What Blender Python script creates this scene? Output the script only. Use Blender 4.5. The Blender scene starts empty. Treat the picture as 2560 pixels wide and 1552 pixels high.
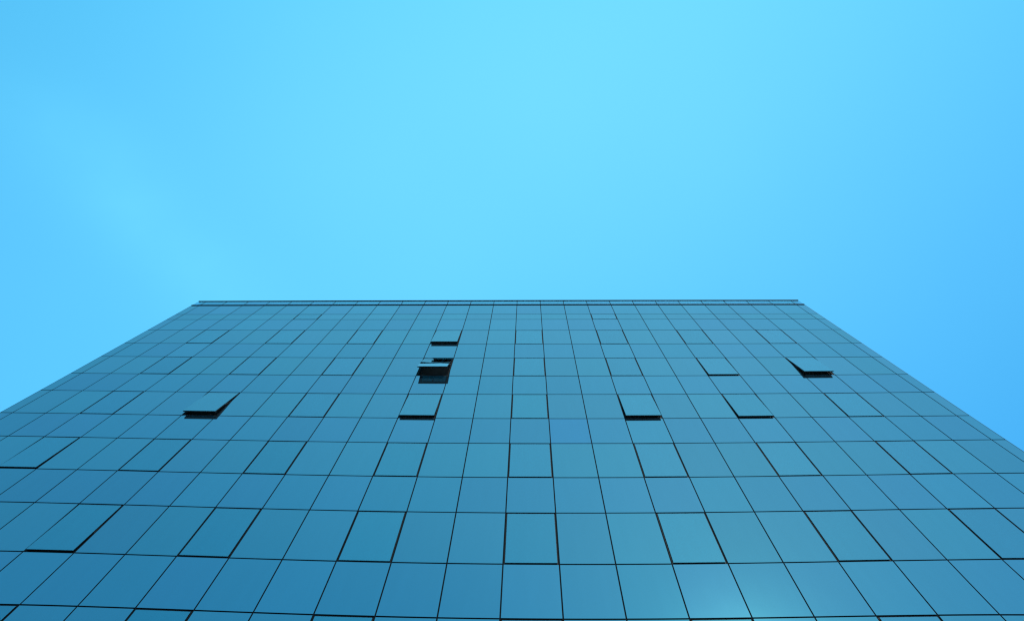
import bpy, bmesh, math, random
from mathutils import Matrix, Vector

random.seed(11)
C = bpy.context.scene.collection
SC = bpy.context.scene

# ------------------------------------------------------------------ measures
W = 1.25                                  # width of one facade bay, metres
EYE = 1.6                                 # eye height
D = 7.4698 * W                            # distance of the facade
X0 = 0.4294
ZR = [26.78, 26.12, 24.75, 24.03, 22.66, 21.11, 19.73, 18.18, 16.80, 15.24,
      13.88, 12.32, 10.98, 9.41, 8.08]
while ZR[-1] > 0.9:                       # rows repeat down to the ground floor
    ZR.append(ZR[-1] - (1.56 if len(ZR) % 2 else 1.34))
def X(c): return (c - X0) * W
def Z(r): return EYE + ZR[r] * W
CL, CR = -14.37, 12.36                    # the two corners of the facade, in bays
cols = [CL] + list(range(-14, 13)) + [CR]
NR = len(ZR)
DEPTH = 22.0
GAP = 0.0160                               # half a joint
TH = 0.012                                # glass thickness

# ------------------------------------------------------------------ materials
def mat(name):
    m = bpy.data.materials.new(name); m.use_nodes = True
    nt = m.node_tree; nt.nodes.clear()
    out = nt.nodes.new('ShaderNodeOutputMaterial')
    return m, nt, out

def simple(name, col, rough=0.5, metal=0.0, noise=0.15, scale=6.0, spec=0.5):
    m, nt, out = mat(name)
    b = nt.nodes.new('ShaderNodeBsdfPrincipled')
    tc = nt.nodes.new('ShaderNodeTexCoord')
    n = nt.nodes.new('ShaderNodeTexNoise'); n.inputs['Scale'].default_value = scale; n.inputs['Detail'].default_value = 5
    mx = nt.nodes.new('ShaderNodeMix'); mx.data_type = 'RGBA'
    mx.inputs['A'].default_value = (*[v * (1 - noise) for v in col], 1)
    mx.inputs['B'].default_value = (*[v * (1 + noise) for v in col], 1)
    nt.links.new(tc.outputs['Object'], n.inputs['Vector'])
    nt.links.new(n.outputs['Fac'], mx.inputs['Factor'])
    nt.links.new(mx.outputs['Result'], b.inputs['Base Color'])
    b.inputs['Roughness'].default_value = rough
    b.inputs['Metallic'].default_value = metal
    b.inputs['Specular IOR Level'].default_value = spec
    nt.links.new(b.outputs[0], out.inputs[0])
    return m

def glass(name, body, refl, see_through=None):
    """mirror coated facade glass: coated reflection over a dark body or over a tinted view through"""
    m, nt, out = mat(name)
    L = nt.links.new
    at = nt.nodes.new('ShaderNodeAttribute'); at.attribute_name = 'tint'
    geo = nt.nodes.new('ShaderNodeNewGeometry')
    # very gentle waviness of heat strengthened glass
    wv = nt.nodes.new('ShaderNodeTexNoise'); wv.inputs['Scale'].default_value = 0.55; wv.inputs['Detail'].default_value = 2
    L(geo.outputs['Position'], wv.inputs['Vector'])
    bp = nt.nodes.new('ShaderNodeBump'); bp.inputs['Strength'].default_value = 0.35; bp.inputs['Distance'].default_value = 0.01
    L(wv.outputs['Fac'], bp.inputs['Height'])
    # faint rain-washed dust film, streaked downwards
    mp = nt.nodes.new('ShaderNodeMapping'); mp.inputs['Scale'].default_value = (3.2, 3.2, 0.35)
    L(geo.outputs['Position'], mp.inputs['Vector'])
    ds = nt.nodes.new('ShaderNodeTexNoise'); ds.inputs['Scale'].default_value = 1.6; ds.inputs['Detail'].default_value = 6
    L(mp.outputs[0], ds.inputs['Vector'])
    rg = nt.nodes.new('ShaderNodeMapRange'); rg.inputs['From Min'].default_value = 0.35; rg.inputs['From Max'].default_value = 0.75
    rg.inputs['To Min'].default_value = 0.988; rg.inputs['To Max'].default_value = 1.012
    L(ds.outputs['Fac'], rg.inputs['Value'])
    g = nt.nodes.new('ShaderNodeBsdfGlossy'); g.distribution = 'GGX'; g.inputs['Roughness'].default_value = 0.0
    # Schlick rise of the coating's reflectance towards grazing
    dt = nt.nodes.new('ShaderNodeVectorMath'); dt.operation = 'DOT_PRODUCT'
    L(geo.outputs['Incoming'], dt.inputs[0]); L(geo.outputs['Normal'], dt.inputs[1])
    ab = nt.nodes.new('ShaderNodeMath'); ab.operation = 'ABSOLUTE'; L(dt.outputs['Value'], ab.inputs[0])
    om = nt.nodes.new('ShaderNodeMath'); om.operation = 'SUBTRACT'; om.inputs[0].default_value = 1; L(ab.outputs[0], om.inputs[1])
    p5 = nt.nodes.new('ShaderNodeMath'); p5.operation = 'POWER'; p5.inputs[1].default_value = 5; L(om.outputs[0], p5.inputs[0])
    sc = nt.nodes.new('ShaderNodeMath'); sc.operation = 'MULTIPLY'; sc.inputs[1].default_value = 0.6; L(p5.outputs[0], sc.inputs[0])
    fr = nt.nodes.new('ShaderNodeMix'); fr.data_type = 'RGBA'
    L(sc.outputs[0], fr.inputs['Factor'])
    fr.inputs['A'].default_value = (*refl, 1); fr.inputs['B'].default_value = (1, 1, 1, 1)
    rc = nt.nodes.new('ShaderNodeMix'); rc.data_type = 'RGBA'; rc.blend_type = 'MULTIPLY'; rc.inputs['Factor'].default_value = 1
    L(fr.outputs['Result'], rc.inputs['A'])
    L(at.outputs['Color'], rc.inputs['B'])
    rc2 = nt.nodes.new('ShaderNodeVectorMath'); rc2.operation = 'SCALE'
    L(rc.outputs['Result'], rc2.inputs[0]); L(rg.outputs[0], rc2.inputs['Scale'])
    L(rc2.outputs[0], g.inputs['Color']); L(bp.outputs[0], g.inputs['Normal'])
    if see_through:
        b = nt.nodes.new('ShaderNodeBsdfTransparent'); b.inputs['Color'].default_value = (*see_through, 1)
    else:
        b = nt.nodes.new('ShaderNodeBsdfDiffuse'); b.inputs['Color'].default_value = (*body, 1)
    ad = nt.nodes.new('ShaderNodeAddShader')
    L(g.outputs[0], ad.inputs[0]); L(b.outputs[0], ad.inputs[1])
    L(ad.outputs[0], out.inputs[0])
    return m

REFL = (0.35, 0.378, 0.400)
M_glass = glass('coated_facade_glass', (0.006, 0.016, 0.022), REFL)
M_sash = glass('coated_sash_glass', None, (0.375, 0.392, 0.405), (0.05, 0.19, 0.20))
M_parapet = glass('clear_parapet_glass', None, (0.30, 0.36, 0.40), (0.30, 0.36, 0.40))
M_gasket = simple('joint_gasket', (0.0015, 0.005, 0.007), 0.8, spec=0.08)
M_edge = simple('dark_glass_edge', (0.004, 0.016, 0.018), 0.4, spec=0.15)
M_frame = simple('black_aluminium', (0.003, 0.004, 0.006), 0.55, spec=0.2)
M_rail = simple('dark_rail_metal', (0.003, 0.005, 0.007), 0.6, spec=0.12)
M_handle = simple('grey_handle_metal', (0.25, 0.26, 0.27), 0.35, 1.0)
M_inside = simple('dim_interior_plaster', (0.05, 0.055, 0.06), 0.8)
M_ceiling = simple('pale_ceiling_board', (0.55, 0.56, 0.57), 0.8)
M_alu = simple('grey_aluminium_trim', (0.16, 0.18, 0.20), 0.4, 0.6)
M_slab = simple('roof_slab_metal', (0.06, 0.16, 0.20), 0.5)
M_wall = simple('grey_rear_render', (0.28, 0.29, 0.30), 0.8)

# ground: grey paving
m, nt, out = mat('grey_paving'); M_ground = m
b = nt.nodes.new('ShaderNodeBsdfPrincipled'); b.inputs['Roughness'].default_value = 0.85
tc = nt.nodes.new('ShaderNodeTexCoord')
br = nt.nodes.new('ShaderNodeTexBrick'); br.inputs['Scale'].default_value = 1.0
br.inputs['Color1'].default_value = (0.20, 0.20, 0.195, 1); br.inputs['Color2'].default_value = (0.16, 0.16, 0.158, 1)
br.inputs['Mortar'].default_value = (0.07, 0.07, 0.07, 1); br.inputs['Mortar Size'].default_value = 0.008
br.inputs['Brick Width'].default_value = 0.8; br.inputs['Row Height'].default_value = 0.4
nt.links.new(tc.outputs['Object'], br.inputs['Vector']); nt.links.new(br.outputs['Color'], b.inputs['Base Color'])
nt.links.new(b.outputs[0], out.inputs[0])

# ------------------------------------------------------------------ helpers
def box(bm, x0, x1, y0, y1, z0, z1):
    v = [bm.verts.new(p) for p in ((x0,y0,z0),(x1,y0,z0),(x1,y1,z0),(x0,y1,z0),(x0,y0,z1),(x1,y0,z1),(x1,y1,z1),(x0,y1,z1))]
    fs = [bm.faces.new([v[i] for i in f]) for f in ((0,3,2,1),(4,5,6,7),(0,1,5,4),(1,2,6,5),(2,3,7,6),(3,0,4,7))]
    return v, fs

def ring(bm, x0, x1, y0, y1, z0, z1, t):
    """four bars butted end to end round a rectangle in the x-z plane"""
    box(bm, x0, x1, y0, y1, z1 - t, z1)
    box(bm, x0, x1, y0, y1, z0, z0 + t)
    box(bm, x0, x0 + t, y0, y1, z0 + t, z1 - t)
    box(bm, x1 - t, x1, y0, y1, z0 + t, z1 - t)

def obj(name, bm, m, parent=None, tints=None, bevel=0):
    if bevel:
        bmesh.ops.bevel(bm, geom=list(bm.edges), offset=bevel, segments=1, affect='EDGES')
    me = bpy.data.meshes.new(name); bm.to_mesh(me); bm.free()
    me.materials.append(m)
    if m in (M_glass, M_sash, M_parapet):  # the cut edges of a pane are dark green-black
        me.materials.append(M_edge)
        for i, p in enumerate(me.polygons):
            n = p.normal
            if len(me.polygons) % 6 == 0 and i % 6 not in ((2, 4) if name.find('side') < 0 else (3, 5)): p.material_index = 1
    if tints is not None:
        a = me.attributes.new('tint', 'FLOAT_COLOR', 'FACE')
        n = len(me.polygons)
        for i in range(n):
            t = tints[i * len(tints) // n]
            a.data[i].color = (*t, 1)
    o = bpy.data.objects.new(name, me); C.objects.link(o)
    if parent: o.parent = parent
    return o

def tint(special=None, row=None):
    if special: return special
    base = 1.0 if row is None else (1.009 if row % 2 == 0 else 0.991)     # vision glass a touch greener than the spandrels
    k = 1 + random.uniform(-0.034, 0.034); s = random.uniform(-0.02, 0.02)
    return (k * (1 - s * 1.4) * base * base, k * (1 + s) * base, k * (2 - base))

def pane_box(bm, x0, x1, z0, z1, y=D, tilt=True):
    v, fs = box(bm, x0, x1, y, y + TH, z0, z1)
    if tilt:                              # panes never sit perfectly flush: a millimetre or so at a corner
        a, b_, c_, d_ = [random.uniform(-0.0009, 0.0009) for _ in range(4)]
        for i, dy in zip((0, 1, 5, 4), (a, b_, b_ + d_ - a, d_)):
            v[i].co.y += dy
    return v, fs

# ------------------------------------------------------------------ projection (only to rank panes by their size in view)
P, YAW, ROLL = 1.2824418205820032, -0.0831686175178978, 0.0783090474483014
def cam_axes():
    cy, sy = math.cos(YAW), math.sin(YAW)
    f = Vector((sy * math.cos(P), cy * math.cos(P), math.sin(P)))
    r = Vector((cy, -sy, 0)); u = r.cross(f)
    return math.cos(ROLL) * r + math.sin(ROLL) * u, -math.sin(ROLL) * r + math.cos(ROLL) * u, f
CR_, CU_, CF_ = cam_axes()
def proj(x, z):
    v = Vector((x, D, z - EYE)); d = v.dot(CF_); a = v.dot(CR_) / d; b = v.dot(CU_) / d
    r2 = a * a + b * b; s = 1 - 0.09854 * r2 + 0.0476 * r2 * r2
    F = 22.4 / 36 * 1024
    return 512 + F * a * s, 310 - F * b * s
def seen(x0, x1, z0, z1):
    q = [proj(x, z) for x, z in ((x0, z0), (x1, z0), (x1, z1), (x0, z1))]
    area = abs(sum(q[i][0] * q[(i + 1) % 4][1] - q[(i + 1) % 4][0] * q[i][1] for i in range(4))) / 2
    n = 0
    for i in range(8):
        for j in range(8):
            p = proj(x0 + (i + .5) / 8 * (x1 - x0), z0 + (j + .5) / 8 * (z1 - z0))
            n += 0 <= p[0] <= 1024 and 0 <= p[1] <= 620
    return area * n / 64

# ------------------------------------------------------------------ the building
bld = bpy.data.objects.new('office_building', None); C.objects.link(bld)
bld.location = (X(-1), D, 0)
bld['label'] = 'tall office building clad in blue mirror glass panels with top-hung windows, some tilted open'
bld['category'] = 'building'
OFF = Matrix.Translation(-bld.location)
def part(o, parent=bld):
    """child of the building, kept where it was built"""
    o.parent = parent
    if parent is bld: o.matrix_parent_inverse = OFF
    return o

WCOLS = [-12, -9, -6, -3, 0, 3, 6, 9]
windows = {}                              # (row, col) -> opening angle in degrees
for r in range(4, NR - 2, 2):
    for c in WCOLS: windows[(r, c)] = random.choice([0.0, 0.05, 0.1, 0.15])
windows[(2, -9)] = 0.05; windows[(2, 3)] = 0.05
OPEN = {(4, -3): 3.3, (6, -3): 11.2, (8, -9): 4.6, (8, -3): 2.75, (8, 3): 2.95, (8, 6): 1.6,
        (6, 6): 1.15, (6, 9): 4.4, (12, -9): 1.05, (10, -12): 0.9, (4, -12): 0.25, (14, 3): 0.3}
windows.update(OPEN)
GZ = 0.0205                               # half a horizontal joint

# fixed panes
panes = []
for r in range(1, NR - 1):
    for i in range(len(cols) - 1):
        c0, c1 = cols[i], cols[i + 1]
        if (r, c0) in windows and c1 == c0 + 1: continue
        x0 = X(c0) + (GAP if i else 0.018); x1 = X(c1) - (GAP if i < len(cols) - 2 else 0.018)
        z0, z1 = Z(r + 1) + GZ, Z(r) - GZ
        sp = None
        if (r, c0) == (9, 1): sp = (0.95, 0.955, 1.08)
        elif (r, c0) == (9, 2): sp = (1.0, 0.99, 1.03)
        elif (r, c0) == (10, 1): sp = (1.02, 1.03, 1.0)
        panes.append((seen(x0, x1, z0, z1), x0, x1, z0, z1, sp or r))
panes.sort(key=lambda p: -p[0])
for k, (a, x0, x1, z0, z1, sp) in enumerate(panes[:100]):
    bm = bmesh.new(); pane_box(bm, x0, x1, z0, z1)
    o = part(obj('glass_panel', bm, M_glass, tints=[tint(*((sp,) if isinstance(sp, tuple) else (None, sp)))]))
    if isinstance(sp, tuple) and sp[2] > 1.05: o['label'] = 'bluer glass panel than its neighbours'
bm = bmesh.new(); tt = []
for a, x0, x1, z0, z1, sp in panes[100:]:
    pane_box(bm, x0, x1, z0, z1); tt.append(tint(*((sp,) if isinstance(sp, tuple) else (None, sp))))
o = part(obj('glass_panels', bm, M_glass, tints=tt)); o['kind'] = 'stuff'

# vertical joints
ZT, ZB = Z(1), 0.0
for i, c in enumerate(cols):
    bm = bmesh.new()
    if 0 < i < len(cols) - 1: xa, xb = X(c) - 0.022, X(c) + 0.022
    elif i == 0: xa, xb = X(c) + 0.003, X(c) + 0.06
    else: xa, xb = X(c) - 0.06, X(c) - 0.003
    box(bm, xa, xb, D + TH + 0.004, D + 0.14, 0.02, ZT - 0.031)
    part(obj('mullion', bm, M_gasket))
# horizontal joints, split between the mullions by sitting a little deeper
for r in range(2, NR):
    bm = bmesh.new(); box(bm, X(CL) + 0.004, X(CR) - 0.004, D + TH + 0.007, D + 0.135, Z(r) - 0.022, Z(r) + 0.022)
    part(obj('transom', bm, M_gasket))

for xa in (X(CL), X(CR) - 0.015):         # slim dark corner trims
    bm = bmesh.new(); box(bm, xa, xa + 0.015, D - 0.003, D + 0.011, 0.02, ZT - 0.03)
    part(obj('corner_trim', bm, M_edge))
# top: two dark rails with a see-through glass band between
def rail(z, out_, h, name):
    bm = bmesh.new(); box(bm, X(CL) - 0.005, X(CR) + 0.005, D - out_, D + 0.10, z - h / 2, z + h / 2)
    return part(obj(name, bm, M_rail, bevel=0.004))
rail(Z(1), 0.032, 0.05, 'edge_rail'); rail(Z(0), 0.028, 0.05, 'edge_rail')
for i in range(len(cols) - 1):
    bm = bmesh.new()
    pane_box(bm, X(cols[i]) + (GAP if i else .004), X(cols[i + 1]) - (GAP if i < len(cols) - 2 else .004), Z(1) + 0.035, Z(0) - 0.04)
    part(obj('parapet_pane', bm, M_parapet, tints=[tint()]))
    if i:
        bm = bmesh.new(); box(bm, X(cols[i]) - 0.02, X(cols[i]) + 0.02, D + TH + .003, D + 0.06, Z(1) + 0.035, Z(0) - 0.04)
        part(obj('parapet_post', bm, M_gasket))
bm = bmesh.new()
box(bm, X(CL) + 0.03, X(CR) - 0.03, D + 0.101, D + DEPTH - 0.1, Z(0) - 0.034, Z(0) + 0.03)
part(obj('roof_slab', bm, M_slab))

# the other sides: glass returns, rear wall, floors, so the block is whole
for s, xc in ((-1, X(CL)), (1, X(CR))):
    bm = bmesh.new(); tt = []
    n = 17; step = (DEPTH - 0.02) / n
    for r in range(1, NR - 1):
        for k in range(n):
            ya, yb = D + TH + 0.004 + k * step, D + TH + 0.004 + (k + 1) * step - 0.022
            xa, xb = (xc + 0.002, xc + 0.014) if s < 0 else (xc - 0.014, xc - 0.002)
            if k == 0: ya += 0.01
            box(bm, xa, xb, ya, yb, Z(r + 1) + GAP, Z(r) - GAP); tt.append(tint())
    part(obj('side_glazing', bm, M_glass, tints=tt))
    bm = bmesh.new()
    xa, xb = (xc + 0.0145, xc + 0.10) if s < 0 else (xc - 0.10, xc - 0.0145)
    box(bm, xa, xb, D + 0.15, D + DEPTH - 0.3, 0.03, Z(1) - 0.04)
    part(obj('side_wall', bm, M_gasket))
    bm = bmesh.new(); tt = []
    for k in range(n):
        xa, xb = (xc + 0.002, xc + 0.014) if s < 0 else (xc - 0.014, xc - 0.002)
        box(bm, xa, xb, D + 0.11 + k * step, D + 0.09 + (k + 1) * step, Z(1) + 0.035, Z(0) - 0.04); tt.append(tint())
    part(obj('side_parapet_glazing', bm, M_parapet, tints=tt))
bm = bmesh.new(); box(bm, X(CL) + 0.005, X(CR) - 0.005, D + DEPTH - 0.2, D + DEPTH, 0.01, Z(1))
part(obj('rear_wall', bm, M_wall))
bm = bmesh.new(); box(bm, X(CL) + 0.11, X(CR) - 0.11, D + 8.0, D + 8.2, 0.02, Z(1) - 0.2)
part(obj('core_wall', bm, M_inside))
for r in range(3, NR, 2):
    zt = Z(r) + 0.06 if r > 3 else Z(2) + 0.25
    bm = bmesh.new(); box(bm, X(CL) + 0.12, X(CR) - 0.12, D + 0.16, D + 7.99, Z(r) - W * 1.2, Z(r) - 0.05)
    part(obj('floor_slab', bm, M_ceiling))
bm = bmesh.new(); box(bm, X(CL) + 0.12, X(CR) - 0.12, D + 0.16, D + DEPTH - 0.21, Z(1) - 0.16, Z(1) - 0.05)
part(obj('roof_deck', bm, M_inside))

# ------------------------------------------------------------------ windows
def make_window(r, c, ang):
    x0, x1 = X(c) + GAP, X(c + 1) - GAP
    z0, z1 = Z(r + 1) + GAP, Z(r) - GAP
    xm = (x0 + x1) / 2; h = z1 - z0; hw = (x1 - x0) / 2
    # fixed frame, local origin at the hinge line (top centre of the opening)
    bm = bmesh.new()
    ring(bm, -hw + 0.001, hw - 0.001, TH + 0.010, 0.13, -h + 0.001, -0.001, 0.024)
    ring(bm, -hw + 0.0265, hw - 0.0265, 0.082, 0.128, -h + 0.0265, -0.0265, 0.03)     # rebate behind the sash
    fr = obj('window', bm, M_frame)
    fr.location = (xm - bld.location.x, 0, z1); fr.parent = bld
    ins = 0.026
    rot = (-math.radians(ang), 0, random.uniform(-0.0008, 0.0008))
    proud = -0.004
    def place(o):
        o.parent = fr; o.location = (0, proud, -ins); o.rotation_euler = rot
        return o
    H = h - 2 * ins + 0.004; w2 = hw - ins
    bm = bmesh.new()
    box(bm, -w2, w2, 0, TH, -H, 0)
    pn = place(obj('pane', bm, M_sash, tints=[tint()]))
    bm = bmesh.new()
    ring(bm, -w2 + 0.010, w2 - 0.010, TH + 0.001, 0.046, -H + 0.010, -0.010, 0.095)
    place(obj('sash', bm, M_frame))
    if ang > 2:
        bm = bmesh.new(); box(bm, -hw + 0.03, hw - 0.03, 0.004, 0.020, -h + 0.001, -h + 0.014)
        st = obj('sill_trim', bm, M_alu); st.parent = fr
    if ang >= 0.2:
        bm = bmesh.new()
        box(bm, -0.022, 0.022, 0.047, 0.060, -H + 0.040, -H + 0.110)
        box(bm, -0.011, 0.011, 0.0605, 0.085, -H + 0.085, -H + 0.105)
        box(bm, -0.012, 0.012, 0.0855, 0.100, -H + 0.085, -H + 0.30)
        place(obj('handle', bm, M_frame, bevel=0.002))
        # friction stays: one bar each side from the frame down to the sash
        a = math.radians(ang)
        for s in (-1, 1):
            p0 = Vector((s * (w2 - 0.004), 0.05, -H * 0.30))
            p1 = Vector((s * (w2 - 0.004), -math.sin(a) * H * 0.62 + 0.035, -math.cos(a) * H * 0.62))
            d = (p1 - p0); L_ = d.length; d.normalize()
            bm = bmesh.new(); box(bm, -0.002, 0.002, -0.008, 0.008, 0, L_)
            st = obj('stay_arm', bm, M_handle); st.parent = fr
            st.matrix_local = Matrix.Translation(p0) @ Vector((0, 0, 1)).rotation_difference(d).to_matrix().to_4x4()
    if ang > 8: fr['label'] = 'window tilted wide open, showing the dark room behind'
    elif ang > 2: fr['label'] = 'window tilted open at the bottom'
    elif ang > 0.5: fr['label'] = 'window left slightly ajar'
    return fr
for (r, c), a in sorted(windows.items()):
    if r < 16: make_window(r, c, a)
    else:
        bm = bmesh.new(); pane_box(bm, X(c) + .03, X(c + 1) - .03, Z(r + 1) + .03, Z(r) - .03)
        part(obj('glass_panel', bm, M_glass, tints=[tint()]))

# ------------------------------------------------------------------ ground
bm = bmesh.new()
v = [bm.verts.new(p) for p in ((-2500, -2500, 0), (2500, -2500, 0), (2500, 2500, 0), (-2500, 2500, 0))]
bm.faces.new(v)
g = obj('pavement', bm, M_ground); g['kind'] = 'structure'

# ------------------------------------------------------------------ sky and sun
SUN_AZ = math.atan2(0.42, -1.0)          # behind the viewer, to the right
SUN_EL = math.radians(40)
w = bpy.data.worlds.new('World'); SC.world = w; w.use_nodes = True
nt = w.node_tree; nt.nodes.clear(); L = nt.links.new
out = nt.nodes.new('ShaderNodeOutputWorld'); bg = nt.nodes.new('ShaderNodeBackground')
sky = nt.nodes.new('ShaderNodeTexSky'); sky.sky_type = 'NISHITA'; sky.sun_disc = False
sky.sun_elevation = SUN_EL; sky.sun_rotation = SUN_AZ
sky.air_density = 1.0; sky.dust_density = 1.0; sky.ozone_density = 1.0; sky.altitude = 50
# the photograph's sky is a saturated cyan that deepens away from the plane through the sun:
# per channel log-linear grade of the Nishita sky with the world direction
GR = [[-0.5964, 0.5022, -0.1777, -1.18, 0.4762, -2.3557, -0.5655],
      [0.0702, 0.2098, -0.0749, -0.6103, 0.0853, -0.6972, -0.4047],
      [0.2871, 0.1195, -0.0101, -0.3248, 0.141, -0.1569, -0.3163]]
def mth(op, a, b=None):
    n = nt.nodes.new('ShaderNodeMath'); n.operation = op
    for i, v in enumerate((a, b)):
        if v is None: continue
        if isinstance(v, (int, float)): n.inputs[i].default_value = v
        else: L(v, n.inputs[i])
    return n.outputs[0]
tcw = nt.nodes.new('ShaderNodeTexCoord'); sx = nt.nodes.new('ShaderNodeSeparateXYZ'); L(tcw.outputs['Generated'], sx.inputs[0])
x_, y_ = sx.outputs[0], sx.outputs[1]
feats = [x_, mth('MULTIPLY', x_, x_), y_, mth('MULTIPLY', y_, y_), mth('MULTIPLY', x_, y_)]
# bright aureole close round the sun, and the faintest unevenness of thin high haze
vd = nt.nodes.new('ShaderNodeVectorMath'); vd.operation = 'DOT_PRODUCT'; L(tcw.outputs['Generated'], vd.inputs[0])
vd.inputs[1].default_value = (math.sin(SUN_AZ) * math.cos(SUN_EL), math.cos(SUN_AZ) * math.cos(SUN_EL), math.sin(SUN_EL))
aur = mth('EXPONENT', mth('MULTIPLY', mth('SUBTRACT', vd.outputs['Value'], 1.0), 220.0))
hz = nt.nodes.new('ShaderNodeTexNoise'); hz.inputs['Scale'].default_value = 2.2; hz.inputs['Detail'].default_value = 2; hz.inputs['Roughness'].default_value = 0.4
L(tcw.outputs['Generated'], hz.inputs['Vector'])
haze_ = mth('SUBTRACT', hz.outputs['Fac'], 0.5)
# one faint wisp of cirrus, low on the left of the building
wd = nt.nodes.new('ShaderNodeVectorMath'); wd.operation = 'DOT_PRODUCT'; L(tcw.outputs['Generated'], wd.inputs[0])
wd.inputs[1].default_value = (-0.6562, 0.5736, -0.4904)
wsq = mth('MULTIPLY', wd.outputs['Value'], wd.outputs['Value'])
band = mth('EXPONENT', mth('MULTIPLY', wsq, -230.0))
lim = nt.nodes.new('ShaderNodeMapRange'); lim.interpolation_type = 'SMOOTHSTEP'; L(x_, lim.inputs['Value'])
lim.inputs['From Min'].default_value = -0.22; lim.inputs['From Max'].default_value = -0.42
wn = nt.nodes.new('ShaderNodeTexNoise'); wn.inputs['Scale'].default_value = 7; wn.inputs['Detail'].default_value = 4
L(tcw.outputs['Generated'], wn.inputs['Vector'])
front = nt.nodes.new('ShaderNodeMapRange'); front.interpolation_type = 'SMOOTHSTEP'; L(y_, front.inputs['Value'])
front.inputs['From Min'].default_value = -0.14; front.inputs['From Max'].default_value = 0.0
wisp = mth('MULTIPLY', mth('MULTIPLY', band, lim.outputs[0]), mth('MULTIPLY', front.outputs[0], mth('MULTIPLY', wn.outputs['Fac'], 2.0)))
sp_ = nt.nodes.new('ShaderNodeSeparateColor'); cb = nt.nodes.new('ShaderNodeCombineColor')
L(sky.outputs[0], sp_.inputs[0])
for i, g in enumerate(GR):
    n = mth('MAXIMUM', mth('MULTIPLY', sp_.outputs[i], 0.1), 0.001)
    acc = mth('MULTIPLY', mth('LOGARITHM', n, math.e), g[1])
    for f_, k_ in zip(feats, g[2:]):
        acc = mth('ADD', acc, mth('MULTIPLY', f_, k_))
    acc = mth('ADD', acc, mth('MULTIPLY', aur, (0.95, 0.78, 0.5)[i]))
    acc = mth('ADD', acc, mth('MULTIPLY', wisp, (0.12, 0.07, 0.025)[i]))
    acc = mth('ADD', acc, mth('MULTIPLY', haze_, (0.16, 0.07, 0.03)[i]))
    acc = mth('ADD', acc, g[0] + math.log(10))
    L(mth('EXPONENT', acc), cb.inputs[i])
L(cb.outputs[0], bg.inputs['Color']); bg.inputs['Strength'].default_value = 0.1
L(bg.outputs[0], out.inputs[0])

sl = bpy.data.lights.new('sun', 'SUN'); sl.energy = 3.0; sl.angle = math.radians(0.5); sl.color = (1, 0.95, 0.88)
so = bpy.data.objects.new('sun', sl); C.objects.link(so)
sd = Vector((math.sin(SUN_AZ) * math.cos(SUN_EL), math.cos(SUN_AZ) * math.cos(SUN_EL), math.sin(SUN_EL)))
so.rotation_euler = sd.to_track_quat('Z', 'Y').to_euler(); so.location = sd * 60 + Vector((0, 0, 10))

# ------------------------------------------------------------------ camera: a phone lens with its slight barrel distortion
cam = bpy.data.cameras.new('camera'); co = bpy.data.objects.new('camera', cam); C.objects.link(co)
cam.type = 'PANO'
cam.sensor_width = 36; cam.sensor_height = 36 * 620 / 1024; cam.lens = 22.4
K = [0.0, -0.04467584159949046, 9.1416227991551e-06, 2.1127584836336568e-05, -2.0942375192235804e-07]
cy = cam
cy.panorama_type = 'FISHEYE_LENS_POLYNOMIAL'; cy.fisheye_fov = math.radians(180)
cy.fisheye_polynomial_k0, cy.fisheye_polynomial_k1, cy.fisheye_polynomial_k2, cy.fisheye_polynomial_k3, cy.fisheye_polynomial_k4 = K
cam.clip_start = 0.05; cam.clip_end = 6000
M = Matrix((CR_, CU_, -CF_)).transposed().to_4x4(); M.translation = (0, 0, EYE)
co.matrix_world = M
SC.camera = co

SC.view_settings.view_transform = 'Standard'; SC.view_settings.look = 'None'
SC.view_settings.exposure = 0; SC.view_settings.gamma = 1
SC.cycles.pixel_filter_type = 'BLACKMAN_HARRIS'; SC.cycles.filter_width = 1.3
SC.cycles.max_bounces = 8; SC.cycles.glossy_bounces = 6; SC.cycles.transparent_max_bounces = 12
SC.cycles.caustics_reflective = False
